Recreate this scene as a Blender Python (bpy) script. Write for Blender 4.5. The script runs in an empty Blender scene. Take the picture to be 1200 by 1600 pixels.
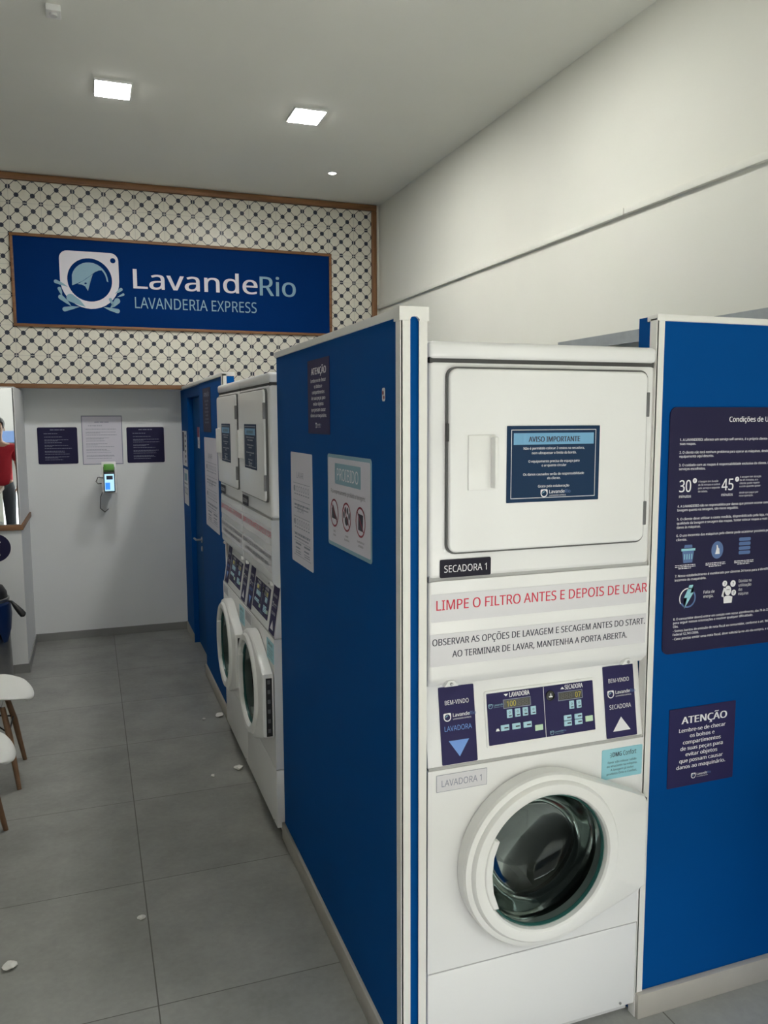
import bpy, bmesh, math, random
from mathutils import Vector, Matrix
random.seed(7)
R = math.radians
SC = bpy.context.scene
COL = SC.collection

# ------------------------------------------------------------------ camera
CAM = (-0.79825, -1.87805, 1.80986); YAW, PITCH, ROLL, FPX = 19.9531, -6.5057, -0.2286, 1263.42
cd = bpy.data.cameras.new('camera'); cam = bpy.data.objects.new('camera', cd); COL.objects.link(cam)
y_, q_, r_ = R(YAW), R(PITCH), R(ROLL)
F = Vector((math.sin(y_)*math.cos(q_), math.cos(y_)*math.cos(q_), math.sin(q_)))
Rt = Vector((math.cos(y_), -math.sin(y_), 0)); Up = Rt.cross(F)
R2 = Rt*math.cos(r_) + Up*math.sin(r_); U2 = -Rt*math.sin(r_) + Up*math.cos(r_)
cam.matrix_world = Matrix(((R2.x, U2.x, -F.x, CAM[0]), (R2.y, U2.y, -F.y, CAM[1]), (R2.z, U2.z, -F.z, CAM[2]), (0, 0, 0, 1)))
cd.sensor_fit = 'VERTICAL'; cd.sensor_height = 32.0; cd.lens = FPX/1600*32.0; cd.clip_start = .02
SC.camera = cam

# ------------------------------------------------------------------ world, sun, exposure
W = bpy.data.worlds.new('sky'); SC.world = W; W.use_nodes = True
bg = W.node_tree.nodes['Background']; bg.inputs[0].default_value = (.95, .98, 1, 1); bg.inputs[1].default_value = 23.0
sun = bpy.data.lights.new('sun', 'SUN'); sun.energy = 24; sun.angle = R(1); sun.color = (1, .96, .88)
so = bpy.data.objects.new('sun', sun); COL.objects.link(so); so.rotation_euler = (R(30), 0, R(14))
PANEL_E = 150.0
SC.view_settings.view_transform = 'Standard'; SC.view_settings.look = 'None'; SC.view_settings.gamma = 1
SC.view_settings.use_curve_mapping = False; SC.view_settings.exposure = 0.16
SC.cycles.use_denoising = True; SC.cycles.max_bounces = 10; SC.cycles.diffuse_bounces = 7
SC.cycles.caustics_reflective = False; SC.cycles.caustics_refractive = False
SC.cycles.sample_clamp_indirect = 8
# skylight guide over the shop opening
pl = bpy.data.lights.new('shop_opening', 'AREA'); pl.shape = 'RECTANGLE'; pl.size = 4.0; pl.size_y = 3.2; pl.cycles.is_portal = True
po = bpy.data.objects.new('shop_opening', pl); COL.objects.link(po); po.location = (-.48, -3.41, 1.6); po.rotation_euler = (R(90), 0, 0)

# ------------------------------------------------------------------ materials
def srgb(r, g, b):
    f = lambda c: ((c/255+.055)/1.055)**2.4 if c > 10 else c/255/12.92
    return (f(r), f(g), f(b), 1)
def mat(name, col, rough=.5, metal=0, noise=.04, scale=6, bump=0, coat=0, spec=.5):
    m = bpy.data.materials.new(name); m.use_nodes = True; nt = m.node_tree; b = nt.nodes['Principled BSDF']
    b.inputs['Roughness'].default_value = rough; b.inputs['Metallic'].default_value = metal
    b.inputs['Coat Weight'].default_value = coat; b.inputs['Specular IOR Level'].default_value = spec
    if noise:
        tc = nt.nodes.new('ShaderNodeTexCoord'); n = nt.nodes.new('ShaderNodeTexNoise'); n.inputs['Scale'].default_value = scale
        n.inputs['Detail'].default_value = 5; nt.links.new(tc.outputs['Object'], n.inputs['Vector'])
        mx = nt.nodes.new('ShaderNodeMix'); mx.data_type = 'RGBA'
        mx.inputs['A'].default_value = tuple(c*(1-noise*2) for c in col[:3])+(1,)
        mx.inputs['B'].default_value = tuple(min(1, c*(1+noise*2)) for c in col[:3])+(1,)
        nt.links.new(n.outputs['Fac'], mx.inputs['Factor']); nt.links.new(mx.outputs['Result'], b.inputs['Base Color'])
        if bump:
            bp = nt.nodes.new('ShaderNodeBump'); bp.inputs['Strength'].default_value = bump; bp.inputs['Distance'].default_value = .01
            nt.links.new(n.outputs['Fac'], bp.inputs['Height']); nt.links.new(bp.outputs['Normal'], b.inputs['Normal'])
    else:
        b.inputs['Base Color'].default_value = col
    return m
def emit(name, col, e):
    m = bpy.data.materials.new(name); m.use_nodes = True; nt = m.node_tree; nt.nodes.clear()
    o = nt.nodes.new('ShaderNodeOutputMaterial'); s = nt.nodes.new('ShaderNodeEmission')
    s.inputs[0].default_value = col; s.inputs[1].default_value = e; nt.links.new(s.outputs[0], o.inputs[0]); return m

M = {}
M['wall'] = mat('wall_paint', (.745, .745, .675, 1), .75, noise=.015, scale=3)
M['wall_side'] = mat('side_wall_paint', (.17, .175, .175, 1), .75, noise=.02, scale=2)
M['wall_grey'] = mat('alcove_paint', (.77, .785, .79, 1), .7, noise=.02, scale=3)
M['ceiling'] = mat('ceiling_paint', (.80, .80, .74, 1), .8, noise=.015, scale=2)
M['blue'] = mat('blue_paint', (.0, .066, .265, 1), .65, noise=.03, scale=3, spec=.06)
M['door_blue'] = mat('blue_door_paint', (.0, .058, .21, 1), .6, noise=.03, scale=4, spec=.06)
M['trim'] = mat('white_trim', (.80, .79, .76, 1), .45, noise=.01)
M['enamel'] = mat('white_enamel', (.83, .83, .835, 1), .28, noise=.006, scale=2, coat=.3)
M['plastic'] = mat('white_plastic', (.84, .84, .83, 1), .35, noise=.006)
M['plastic_grey'] = mat('pale_grey_plastic', (.62, .62, .62, 1), .4, noise=.01)
M['plastic_pale'] = mat('pale_plastic', (.74, .74, .74, 1), .4, noise=.01)
M['seam'] = mat('dark_seam', (.045, .045, .045, 1), .6, noise=0)
M['gasket_grey'] = mat('dark_grey_gasket', (.10, .10, .10, 1), .6, noise=0)
M['hinge'] = mat('dull_hinge_metal', (.16, .16, .165, 1), .45, .7, noise=.05)
M['seam_grey'] = mat('grey_seam', (.42, .42, .42, 1), .6, noise=0)
M['black'] = mat('black_plastic', (.012, .012, .013, 1), .4, noise=.02)
M['rubber'] = mat('black_rubber', (.02, .02, .022, 1), .5, noise=.02)
M['steel'] = mat('brushed_steel', (.42, .42, .43, 1), .28, 1, noise=.05, scale=20)
M['galv'] = mat('galvanised_steel', (.36, .39, .40, 1), .55, .6, noise=.12, scale=14)
M['drum'] = mat('drum_steel', (.17, .18, .18, 1), .34, 1, noise=.06, scale=8)
M['wood'] = None
M['navy'] = mat('navy_vinyl', (.022, .020, .058, 1), .5, noise=.02, spec=.12)
M['navy_blue'] = mat('dark_blue_vinyl', (.012, .035, .085, 1), .5, noise=.02, spec=.12)
M['purple'] = mat('violet_navy_vinyl', (.030, .026, .092, 1), .5, noise=.02, spec=.12)
M['black_vinyl'] = mat('black_vinyl', (.02, .018, .03, 1), .5, noise=0, spec=.12)
M['sign_blue'] = mat('sign_blue_panel', (.0, .024, .130, 1), .6, noise=.02, spec=.04)
M['paper'] = mat('white_vinyl', (.74, .74, .78, 1), .45, noise=.01)
M['lilac'] = mat('lilac_paper', (.66, .64, .72, 1), .55, noise=.01)
M['strip'] = mat('clear_label_tape', (.70, .69, .73, 1), .25, noise=.01)
M['ink_white'] = mat('white_ink', (.85, .84, .88, 1), .5, noise=0)
M['ink_logo'] = mat('logo_white', (.70, .68, .74, 1), .5, noise=0)
M['ink_sky'] = mat('sky_blue_ink', (.16, .38, .60, 1), .5, noise=0)
M['ink_pale'] = mat('pale_blue_ink', (.22, .38, .48, 1), .5, noise=0)
M['ink_dark'] = mat('dark_ink', (.025, .025, .05, 1), .5, noise=0)
M['ink_red'] = mat('red_ink', (.62, .02, .06, 1), .5, noise=0)
M['ink_grey'] = mat('grey_ink', (.22, .24, .32, 1), .5, noise=0)
M['ink_maroon'] = mat('maroon_ink', (.26, .02, .05, 1), .5, noise=0)
M['ink_blue'] = mat('cornflower_ink', (.16, .32, .75, 1), .5, noise=0)
M['dim_blue'] = mat('steel_blue_ink', (.09, .16, .36, 1), .5, noise=0)
M['key_blue'] = mat('pale_blue_key', (.42, .66, .78, 1), .4, noise=0)
M['key_green'] = mat('pale_green_key', (.55, .74, .55, 1), .4, noise=0)
M['lcd'] = mat('display_window', (.03, .03, .025, 1), .15, noise=0)
M['lcd_on'] = emit('display_digits', (.75, .65, .12, 1), .55)
M['lcd_off'] = mat('unlit_digits', (.07, .065, .05, 1), .4, noise=0)
M['cyan_label'] = mat('aqua_label', (.30, .62, .72, 1), .4, noise=.01)
M['teal'] = mat('teal_glass_edge', (.02, .11, .10, 1), .3, noise=0)
M['chair'] = mat('chair_white_plastic', (.72, .73, .71, 1), .35, noise=.01)
M['chair_wood'] = mat('chair_leg_wood', (.20, .11, .06, 1), .5, noise=.15, scale=20)
M['bag'] = mat('blue_bin_bag', (.005, .018, .075, 1), .3, noise=.1, scale=12)
M['base_tile'] = mat('baseboard_tile', (.40, .38, .34, 1), .5, noise=.06, scale=8)
M['base_grey'] = mat('baseboard_grey', (.24, .24, .235, 1), .5, noise=.06, scale=8)
M['lint'] = mat('white_lint', (.78, .77, .74, 1), .9, noise=.05)
M['green'] = mat('green_plastic', (.10, .33, .04, 1), .4, noise=.02)
M['skin'] = mat('skin', (.42, .24, .17, 1), .5, noise=.03)
M['hair'] = mat('dark_hair', (.012, .010, .012, 1), .5, noise=.1, scale=40)
M['red_cloth'] = mat('red_cotton', (.42, .012, .028, 1), .85, noise=.06, scale=30)
M['denim'] = mat('dark_denim', (.05, .055, .07, 1), .9, noise=.08, scale=40)
M['asphalt'] = mat('street_pavement', (.09, .09, .087, 1), .9, noise=.08, scale=2)
M['facade'] = mat('facade_render', (.038, .035, .03, 1), .85, noise=.03, scale=1)
M['dark_win'] = mat('dark_shop_window', (.004, .006, .006, 1), .8, noise=0, spec=.02)
M['awning'] = mat('awning_blue', (.002, .012, .035, 1), .9, noise=.03)
M['panel_light'] = emit('panel_diffuser', (1, .985, .94, 1), PANEL_E)
M['spot_light'] = emit('spot_diffuser', (1, .95, .88, 1), 14)
M['screen'] = emit('terminal_screen', (.45, .75, 1, 1), 1.1)
M['screen_blue'] = emit('terminal_screen_blue', (.06, .30, .95, 1), 1.0)

def wood(name, c0, c1, axis):
    m = bpy.data.materials.new(name); m.use_nodes = True; nt = m.node_tree; b = nt.nodes['Principled BSDF']; b.inputs['Roughness'].default_value = .5
    tc = nt.nodes.new('ShaderNodeNewGeometry'); mp = nt.nodes.new('ShaderNodeMapping'); s = [60, 60, 60]; s[axis] = 4
    mp.inputs['Scale'].default_value = s
    n = nt.nodes.new('ShaderNodeTexNoise'); n.inputs['Scale'].default_value = 1; n.inputs['Detail'].default_value = 6
    cr = nt.nodes.new('ShaderNodeValToRGB'); cr.color_ramp.elements[0].color = c0; cr.color_ramp.elements[1].color = c1
    cr.color_ramp.elements[0].position = .3; cr.color_ramp.elements[1].position = .7
    nt.links.new(tc.outputs['Position'], mp.inputs['Vector']); nt.links.new(mp.outputs[0], n.inputs['Vector'])
    nt.links.new(n.outputs['Fac'], cr.inputs[0]); nt.links.new(cr.outputs[0], b.inputs['Base Color']); return m
for ax, k in enumerate('xyz'):
    M['wood_'+k] = wood('oak_trim_'+k, (.16, .072, .028, 1), (.26, .125, .052, 1), ax)

def floor_mat():
    m = bpy.data.materials.new('grey_floor_tile'); m.use_nodes = True; nt = m.node_tree; b = nt.nodes['Principled BSDF']; L = nt.links.new
    g = nt.nodes.new('ShaderNodeNewGeometry'); sp = nt.nodes.new('ShaderNodeSeparateXYZ'); L(g.outputs['Position'], sp.inputs[0])
    def mth(op, a, bb=None, c=None):
        n = nt.nodes.new('ShaderNodeMath'); n.operation = op
        for i, v in enumerate((a, bb, c)):
            if v is None: continue
            if isinstance(v, (int, float)): n.inputs[i].default_value = v
            else: L(v, n.inputs[i])
        return n.outputs[0]
    T = .7263
    def grout(o, off, w):
        u = mth('DIVIDE', mth('SUBTRACT', o, off), T); d = mth('ABSOLUTE', mth('SUBTRACT', u, mth('ROUND', u)))
        return mth('LESS_THAN', d, w/T)
    gr = mth('MAXIMUM', grout(sp.outputs[0], -.6695, .0022), grout(sp.outputs[1], .5511, .0018))
    # tile id for a slight tone shift
    idx = mth('ADD', mth('MULTIPLY', mth('FLOOR', mth('DIVIDE', mth('ADD', sp.outputs[0], .6695), T)), 3.7), mth('FLOOR', mth('DIVIDE', mth('SUBTRACT', sp.outputs[1], .5511), T)))
    wn = nt.nodes.new('ShaderNodeTexWhiteNoise'); wn.noise_dimensions = '1D'; L(idx, wn.inputs['W'])
    n1 = nt.nodes.new('ShaderNodeTexNoise'); n1.inputs['Scale'].default_value = 3.2; n1.inputs['Detail'].default_value = 8; n1.inputs['Roughness'].default_value = .65; L(g.outputs['Position'], n1.inputs['Vector'])
    n2 = nt.nodes.new('ShaderNodeTexNoise'); n2.inputs['Scale'].default_value = 45; n2.inputs['Detail'].default_value = 4; L(g.outputs['Position'], n2.inputs['Vector'])
    n3 = nt.nodes.new('ShaderNodeTexNoise'); n3.inputs['Scale'].default_value = 16; n3.inputs['Detail'].default_value = 2; L(g.outputs['Position'], n3.inputs['Vector'])
    v = mth('ADD', mth('ADD', mth('MULTIPLY', n1.outputs['Fac'], .85), mth('MULTIPLY', n2.outputs['Fac'], .2)), mth('MULTIPLY', wn.outputs['Value'], .08))
    cr = nt.nodes.new('ShaderNodeValToRGB'); e = cr.color_ramp.elements
    e[0].position = .3; e[0].color = (.165, .167, .157, 1); e[1].position = .8; e[1].color = (.33, .333, .315, 1); L(v, cr.inputs[0])
    mx = nt.nodes.new('ShaderNodeMix'); mx.data_type = 'RGBA'; L(gr, mx.inputs['Factor']); L(cr.outputs[0], mx.inputs['A']); mx.inputs['B'].default_value = (.085, .08, .072, 1)
    spk = mth('GREATER_THAN', n3.outputs['Fac'], .80)
    m2 = nt.nodes.new('ShaderNodeMix'); m2.data_type = 'RGBA'; L(spk, m2.inputs['Factor']); L(mx.outputs['Result'], m2.inputs['A']); m2.inputs['B'].default_value = (.08, .075, .07, 1)
    L(m2.outputs['Result'], b.inputs['Base Color']); b.inputs['Roughness'].default_value = .42
    return m
M['floor'] = floor_mat()

def deco_tile():
    m = bpy.data.materials.new('patterned_wall_tile'); m.use_nodes = True; nt = m.node_tree; b = nt.nodes['Principled BSDF']; L = nt.links.new
    g = nt.nodes.new('ShaderNodeNewGeometry'); sp = nt.nodes.new('ShaderNodeSeparateXYZ'); L(g.outputs['Position'], sp.inputs[0])
    def mth(op, a, bb=None):
        n = nt.nodes.new('ShaderNodeMath'); n.operation = op
        for i, v in enumerate((a, bb)):
            if v is None: continue
            if isinstance(v, (int, float)): n.inputs[i].default_value = v
            else: L(v, n.inputs[i])
        return n.outputs[0]
    T = .2245
    u = mth('DIVIDE', mth('SUBTRACT', sp.outputs[0], -1.288), T/4); v = mth('DIVIDE', mth('SUBTRACT', sp.outputs[2], 2.3075), T/4)
    a = mth('MULTIPLY', mth('ADD', u, v), .5); c = mth('MULTIPLY', mth('SUBTRACT', u, v), .5)
    da = mth('SUBTRACT', a, mth('ROUND', a)); dc = mth('SUBTRACT', c, mth('ROUND', c))
    fa, fc = mth('ABSOLUTE', da), mth('ABSOLUTE', dc)
    line = mth('LESS_THAN', mth('MINIMUM', fa, fc), .031)
    r = mth('SQRT', mth('ADD', mth('MULTIPLY', da, da), mth('MULTIPLY', dc, dc)))
    dot = mth('LESS_THAN', r, .215)
    def gl(o, w):
        t = mth('DIVIDE', o, 4); return mth('LESS_THAN', mth('ABSOLUTE', mth('SUBTRACT', t, mth('ROUND', t))), w)
    gr = mth('MAXIMUM', gl(u, .009), gl(v, .009))
    n1 = nt.nodes.new('ShaderNodeTexNoise'); n1.inputs['Scale'].default_value = 30; L(g.outputs['Position'], n1.inputs['Vector'])
    def mix(f, A, B):
        x = nt.nodes.new('ShaderNodeMix'); x.data_type = 'RGBA'; L(f, x.inputs['Factor'])
        for k, w in (('A', A), ('B', B)):
            if isinstance(w, tuple): x.inputs[k].default_value = w
            else: L(w, x.inputs[k])
        return x.outputs['Result']
    cream = mix(n1.outputs['Fac'], (.66, .635, .54, 1), (.76, .735, .64, 1))
    cc = mix(line, cream, (.085, .085, .095, 1)); cc = mix(dot, cc, (.018, .024, .045, 1)); cc = mix(gr, cc, (.56, .54, .48, 1))
    L(cc, b.inputs['Base Color']); b.inputs['Roughness'].default_value = .35; return m
M['deco'] = deco_tile()

def glass_mat():
    m = bpy.data.materials.new('door_bowl_glass'); m.use_nodes = True; nt = m.node_tree; nt.nodes.clear(); L = nt.links.new
    o = nt.nodes.new('ShaderNodeOutputMaterial'); t = nt.nodes.new('ShaderNodeBsdfTransparent'); t.inputs[0].default_value = (.34, .40, .39, 1)
    g = nt.nodes.new('ShaderNodeBsdfGlossy'); g.inputs['Roughness'].default_value = .06; g.inputs['Color'].default_value = (.62, .70, .67, 1)
    f = nt.nodes.new('ShaderNodeFresnel'); f.inputs[0].default_value = 1.55; ad = nt.nodes.new('ShaderNodeMath'); ad.operation = 'MULTIPLY'; ad.inputs[1].default_value = .5
    mx = nt.nodes.new('ShaderNodeMixShader'); L(f.outputs[0], ad.inputs[0]); L(ad.outputs[0], mx.inputs[0]); L(t.outputs[0], mx.inputs[1]); L(g.outputs[0], mx.inputs[2]); L(mx.outputs[0], o.inputs[0]); return m
M['glass'] = glass_mat()
M['mirror'] = mat('mirror_silver', (.86, .90, .88, 1), .0, 1, noise=0)

# ------------------------------------------------------------------ mesh helpers
class MB:
    def __init__(s): s.bm = bmesh.new()
    def box(s, x0, x1, y0, y1, z0, z1, bev=0, seg=2):
        b = bmesh.new(); vs = [b.verts.new(p) for p in ((x0, y0, z0), (x1, y0, z0), (x1, y1, z0), (x0, y1, z0), (x0, y0, z1), (x1, y0, z1), (x1, y1, z1), (x0, y1, z1))]
        for f in ((0, 3, 2, 1), (4, 5, 6, 7), (0, 1, 5, 4), (1, 2, 6, 5), (2, 3, 7, 6), (3, 0, 4, 7)): b.faces.new([vs[i] for i in f])
        if bev: bmesh.ops.bevel(b, geom=b.edges[:], offset=bev, segments=seg, affect='EDGES', profile=.5)
        return s.add(b)
    def add(s, b, mtx=None):
        if mtx is not None: bmesh.ops.transform(b, matrix=mtx, verts=b.verts)
        mp = {v: s.bm.verts.new(v.co) for v in b.verts}
        for f in b.faces:
            try: s.bm.faces.new([mp[v] for v in f.verts])
            except ValueError: pass
        b.free(); return s
    def prism(s, pts, axis, a, b_, bev=0, seg=2):
        """closed loop of 2-D points extruded along an axis; for 'y' pts are (x,z), for 'x' (y,z), for 'z' (x,y)"""
        b = bmesh.new()
        def P(p, t): return {'y': (p[0], t, p[1]), 'x': (t, p[0], p[1]), 'z': (p[0], p[1], t)}[axis]
        A = [b.verts.new(P(p, a)) for p in pts]; B = [b.verts.new(P(p, b_)) for p in pts]; n = len(pts)
        b.faces.new(A); b.faces.new(B[::-1])
        for i in range(n): b.faces.new((A[i], B[i], B[(i+1) % n], A[(i+1) % n]))
        bmesh.ops.recalc_face_normals(b, faces=b.faces)
        if bev:
            es = [e for e in b.edges if len({v in A for v in e.verts}) == 1 and all(v in A for v in e.verts)]
            bmesh.ops.bevel(b, geom=es, offset=bev, segments=seg, affect='EDGES', profile=.5)
        return s.add(b)
    def loft(s, loops, cap0=True, cap1=True, closed=True):
        b = bmesh.new(); Ls = [[b.verts.new(p) for p in l] for l in loops]; n = len(loops[0])
        for A, B in zip(Ls, Ls[1:]):
            for i in range(n if closed else n-1): b.faces.new((A[i], A[(i+1) % n], B[(i+1) % n], B[i]))
        if cap0: b.faces.new(Ls[0][::-1])
        if cap1: b.faces.new(Ls[-1])
        bmesh.ops.recalc_face_normals(b, faces=b.faces)
        return s.add(b)
    def lathe(s, prof, c=(0, 0, 0), axis='z', n=40, cap0=True, cap1=True):
        """prof: list of (radius, height)"""
        def P(r, h, a):
            u, v = r*math.cos(a), r*math.sin(a)
            return {'z': (c[0]+u, c[1]+v, c[2]+h), 'y': (c[0]+u, c[1]+h, c[2]+v), 'x': (c[0]+h, c[1]+u, c[2]+v)}[axis]
        return s.loft([[P(r, h, 2*math.pi*i/n) for i in range(n)] for r, h in prof], cap0, cap1)
    def tube(s, pts, r, n=10):
        pts = [Vector(p) for p in pts]; rs = r if isinstance(r, (list, tuple)) else [r]*len(pts); loops = []; ref = None
        for i, p in enumerate(pts):
            d = (pts[min(i+1, len(pts)-1)]-pts[max(i-1, 0)]).normalized()
            if ref is None: ref = d.orthogonal().normalized()
            u = (ref-d*ref.dot(d)).normalized(); ref = u; v = d.cross(u)
            loops.append([p+(u*math.cos(2*math.pi*k/n)+v*math.sin(2*math.pi*k/n))*rs[i] for k in range(n)])
        return s.loft(loops)
    def ball(s, c, r, sx=1, sy=1, sz=1, u=20, v=12):
        b = bmesh.new(); bmesh.ops.create_uvsphere(b, u_segments=u, v_segments=v, radius=r)
        return s.add(b, Matrix.Translation(c) @ Matrix.Diagonal((sx, sy, sz, 1)))
    def ring(s, c, outer, inner, y0, y1, ri=None):
        """plate with a hole facing -y: outer = list of (x,z) sampled by angle about c, inner same count"""
        n = len(outer)
        b = bmesh.new(); o0 = [b.verts.new((p[0], y0, p[1])) for p in outer]; i0 = [b.verts.new((p[0], y0, p[1])) for p in inner]
        o1 = [b.verts.new((p[0], y1, p[1])) for p in outer]; i1 = [b.verts.new((p[0], y1, p[1])) for p in inner]
        for k in range(n):
            j = (k+1) % n
            b.faces.new((o0[k], o0[j], i0[j], i0[k])); b.faces.new((o1[j], o1[k], i1[k], i1[j]))
            b.faces.new((o0[j], o0[k], o1[k], o1[j])); b.faces.new((i0[k], i0[j], i1[j], i1[k]))
        bmesh.ops.recalc_face_normals(b, faces=b.faces)
        return s.add(b)
    def build(s, name, m, parent=None, smooth=True, loc=None, ang=35):
        me = bpy.data.meshes.new(name); bmesh.ops.remove_doubles(s.bm, verts=s.bm.verts, dist=1e-6)
        s.bm.to_mesh(me); s.bm.free(); me.materials.append(M[m] if isinstance(m, str) else m)
        o = bpy.data.objects.new(name, me); COL.objects.link(o)
        if parent: o.parent = parent
        if loc: o.location = loc
        if smooth:
            me.polygons.foreach_set('use_smooth', [True]*len(me.polygons))
            try: me.set_sharp_from_angle(angle=R(ang))
            except Exception: pass
        return o
def tag(o, label, cat, group=None):
    o['label'] = label; o['category'] = cat
    if group: o['group'] = group
    return o
def thing(name, label, cat, loc=(0, 0, 0), rz=0, group=None):
    o = bpy.data.objects.new(name, None); COL.objects.link(o); o.empty_display_size = .1
    o.location = loc; o.rotation_euler = (0, 0, rz); return tag(o, label, cat, group)
def struct(o): o['kind'] = 'structure'; return o
def copy_tree(o, parent=None):
    c = o.copy(); COL.objects.link(c); c.parent = parent
    for ch in list(o.children): copy_tree(ch, c)
    return c
def rrect(x0, x1, z0, z1, r, n=5):
    out = []
    for cx, cz, a0 in ((x1-r, z1-r, 0), (x0+r, z1-r, 90), (x0+r, z0+r, 180), (x1-r, z0+r, 270)):
        for i in range(n+1):
            a = R(a0+90*i/n); out.append((cx+r*math.cos(a), cz+r*math.sin(a)))
    return out
def circ(cx, cz, r, n=32, rz=None):
    return [(cx+r*math.cos(2*math.pi*i/n), cz+(rz or r)*math.sin(2*math.pi*i/n)) for i in range(n)]

# ------------------------------------------------------------------ printed lettering
_tc = {}
import os
try: FONT = bpy.data.fonts.load(os.path.join(bpy.utils.system_resource('DATAFILES'), 'fonts', 'NotoSansHebrew-Regular.woff2'))
except Exception: FONT = None        # Blender's built-in face
def text_mesh(t, bold=0, cond=1):
    k = t
    if k in _tc: return _tc[k]
    cu = bpy.data.curves.new('lettering', 'FONT'); cu.body = t; cu.resolution_u = 3; cu.fill_mode = 'FRONT'
    if FONT: cu.font = FONT
    ob = bpy.data.objects.new('lettering', cu); COL.objects.link(ob)
    me = bpy.data.meshes.new_from_object(ob)
    vs = [(v.co.x, v.co.y) for v in me.vertices]; fs = [tuple(p.vertices) for p in me.polygons]
    bpy.data.objects.remove(ob); bpy.data.curves.remove(cu); bpy.data.meshes.remove(me)
    xs = [v[0] for v in vs] or [0, 1]
    _tc[k] = (vs, fs, min(xs), max(xs)); return _tc[k]
_H = text_mesh('H'); CAPH = max(v[1] for v in _H[0])
class Ink:
    """flat print on a sign's front face (local x right, z up, facing -y)"""
    def __init__(s, sign, y): s.bm = bmesh.new(); s.sign = sign; s.y = y
    def face(s, pts):
        vs = [s.bm.verts.new((p[0], s.y, p[1])) for p in pts]
        a = sum(pts[i][0]*pts[(i+1) % len(pts)][1]-pts[(i+1) % len(pts)][0]*pts[i][1] for i in range(len(pts)))
        if a < 0: vs = vs[::-1]
        try:
            f = s.bm.faces.new(vs)
            if len(vs) > 4: bmesh.ops.triangulate(s.bm, faces=[f])
        except ValueError: pass
        return s
    def rect(s, x0, x1, z0, z1): return s.face([(x0, z0), (x1, z0), (x1, z1), (x0, z1)])
    def disc(s, cx, cz, r, rz=None, n=28): return s.face(circ(cx, cz, r, n, rz))
    def ringp(s, cx, cz, r, w, n=36, a0=0, a1=360):
        for i in range(n):
            a, b = R(a0+(a1-a0)*i/n), R(a0+(a1-a0)*(i+1)/n)
            s.face([(cx+r*math.cos(a), cz+r*math.sin(a)), (cx+r*math.cos(b), cz+r*math.sin(b)), (cx+(r-w)*math.cos(b), cz+(r-w)*math.sin(b)), (cx+(r-w)*math.cos(a), cz+(r-w)*math.sin(a))])
        return s
    def line(s, x0, z0, x1, z1, w):
        dx, dz = x1-x0, z1-z0; l = math.hypot(dx, dz); nx, nz = -dz/l*w/2, dx/l*w/2
        return s.face([(x0+nx, z0+nz), (x1+nx, z1+nz), (x1-nx, z1-nz), (x0-nx, z0-nz)])
    def frame(s, x0, x1, z0, z1, w):
        s.rect(x0, x1, z0, z0+w); s.rect(x0, x1, z1-w, z1); s.rect(x0, x0+w, z0+w, z1-w); return s.rect(x1-w, x1, z0+w, z1-w)
    def text(s, t, x, z, cap, al='L', width=None, bold=0):
        vs, fs, a, b = text_mesh(t, bold); k = cap/CAPH; kx = (width/(b-a)) if width else k
        w = (b-a)*kx; x0 = {'L': x, 'C': x-w/2, 'R': x-w}[al]
        for i, ox in enumerate((0,) if not bold else (-bold, bold)):
            nv = [s.bm.verts.new((x0+(v[0]+ox-a)*kx, s.y-i*5e-5, z+v[1]*k)) for v in vs]
            for f in fs:
                try: s.bm.faces.new([nv[i] for i in f])
                except ValueError: pass
        return s
    def fine(s, x0, x1, z, h):
        x = x0
        while x < x1:
            w = min(random.uniform(1.5, 6)*h, x1-x)
            s.rect(x, x+w, z, z+h); x += w+h*.9
        return s
    def build(s, name, m, label=None):
        for f in s.bm.faces:
            f.normal_update()
            if f.normal.y > 0: f.normal_flip()
        me = bpy.data.meshes.new(name); s.bm.to_mesh(me); s.bm.free(); me.materials.append(M[m])
        o = bpy.data.objects.new(name, me); COL.objects.link(o); o.parent = s.sign
        if label: o['label'] = label
        return o
def plate(name, w, h, m, t=.0015, r=.004, parent=None, loc=None, rz=0, rx=0):
    o = MB().prism(rrect(0, w, 0, h, r), 'y', -t, 0).build(name, m, parent, loc=loc, smooth=False); o.rotation_euler = (rx, 0, rz); return o
FX = -math.pi/2           # turns a sign that faces -y so that it faces -x

def body_poly(cx, cz, s):
    """machine shaped logo outline: rounded square above, half circle below; s = width"""
    h = s/2; p = [(cx+h*math.cos(R(a)), cz+h*math.sin(R(a))) for a in range(180, 361, 10)]
    r = s*.14
    p += [(cx+h-r+r*math.cos(R(a)), cz+h-r+r*math.sin(R(a))) for a in range(0, 91, 15)]
    p += [(cx-h+r+r*math.cos(R(a)), cz+h-r+r*math.sin(R(a))) for a in range(90, 181, 15)]
    return p
def small_logo(sg, y, x, z, s, name=True, wm='ink_white', wr='dim_blue', hole='navy'):
    """little machine emblem with wordmark; (x,z) = emblem centre"""
    a = Ink(sg, y); a.face(body_poly(x, z, s))
    if name:
        a.text('Lavande', x+s*.75, z-s*.02, s*.42, bold=.012); vs = text_mesh('Lavande', .012); wl = (vs[3]-vs[2])*s*.42/CAPH
        Ink(sg, y).text('Rio', x+s*.82+wl, z-s*.02, s*.42, bold=.008).build('wordmark', wr)
        a.text('LAVANDERIA EXPRESS', x+s*.75, z-s*.38, s*.17)
    a.build('logo', wm)
    b = Ink(sg, y-.0003); b.disc(x, z, s*.37); b.build('logo_drum', hole)
    c = Ink(sg, y-.0006); c.face([(x-s*.28, z-s*.05), (x+s*.12, z+s*.2), (x+s*.02, z+s*.27), (x-s*.14, z+s*.24), (x-s*.27, z+s*.08)]); c.build('logo_drum', 'ink_pale')

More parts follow.
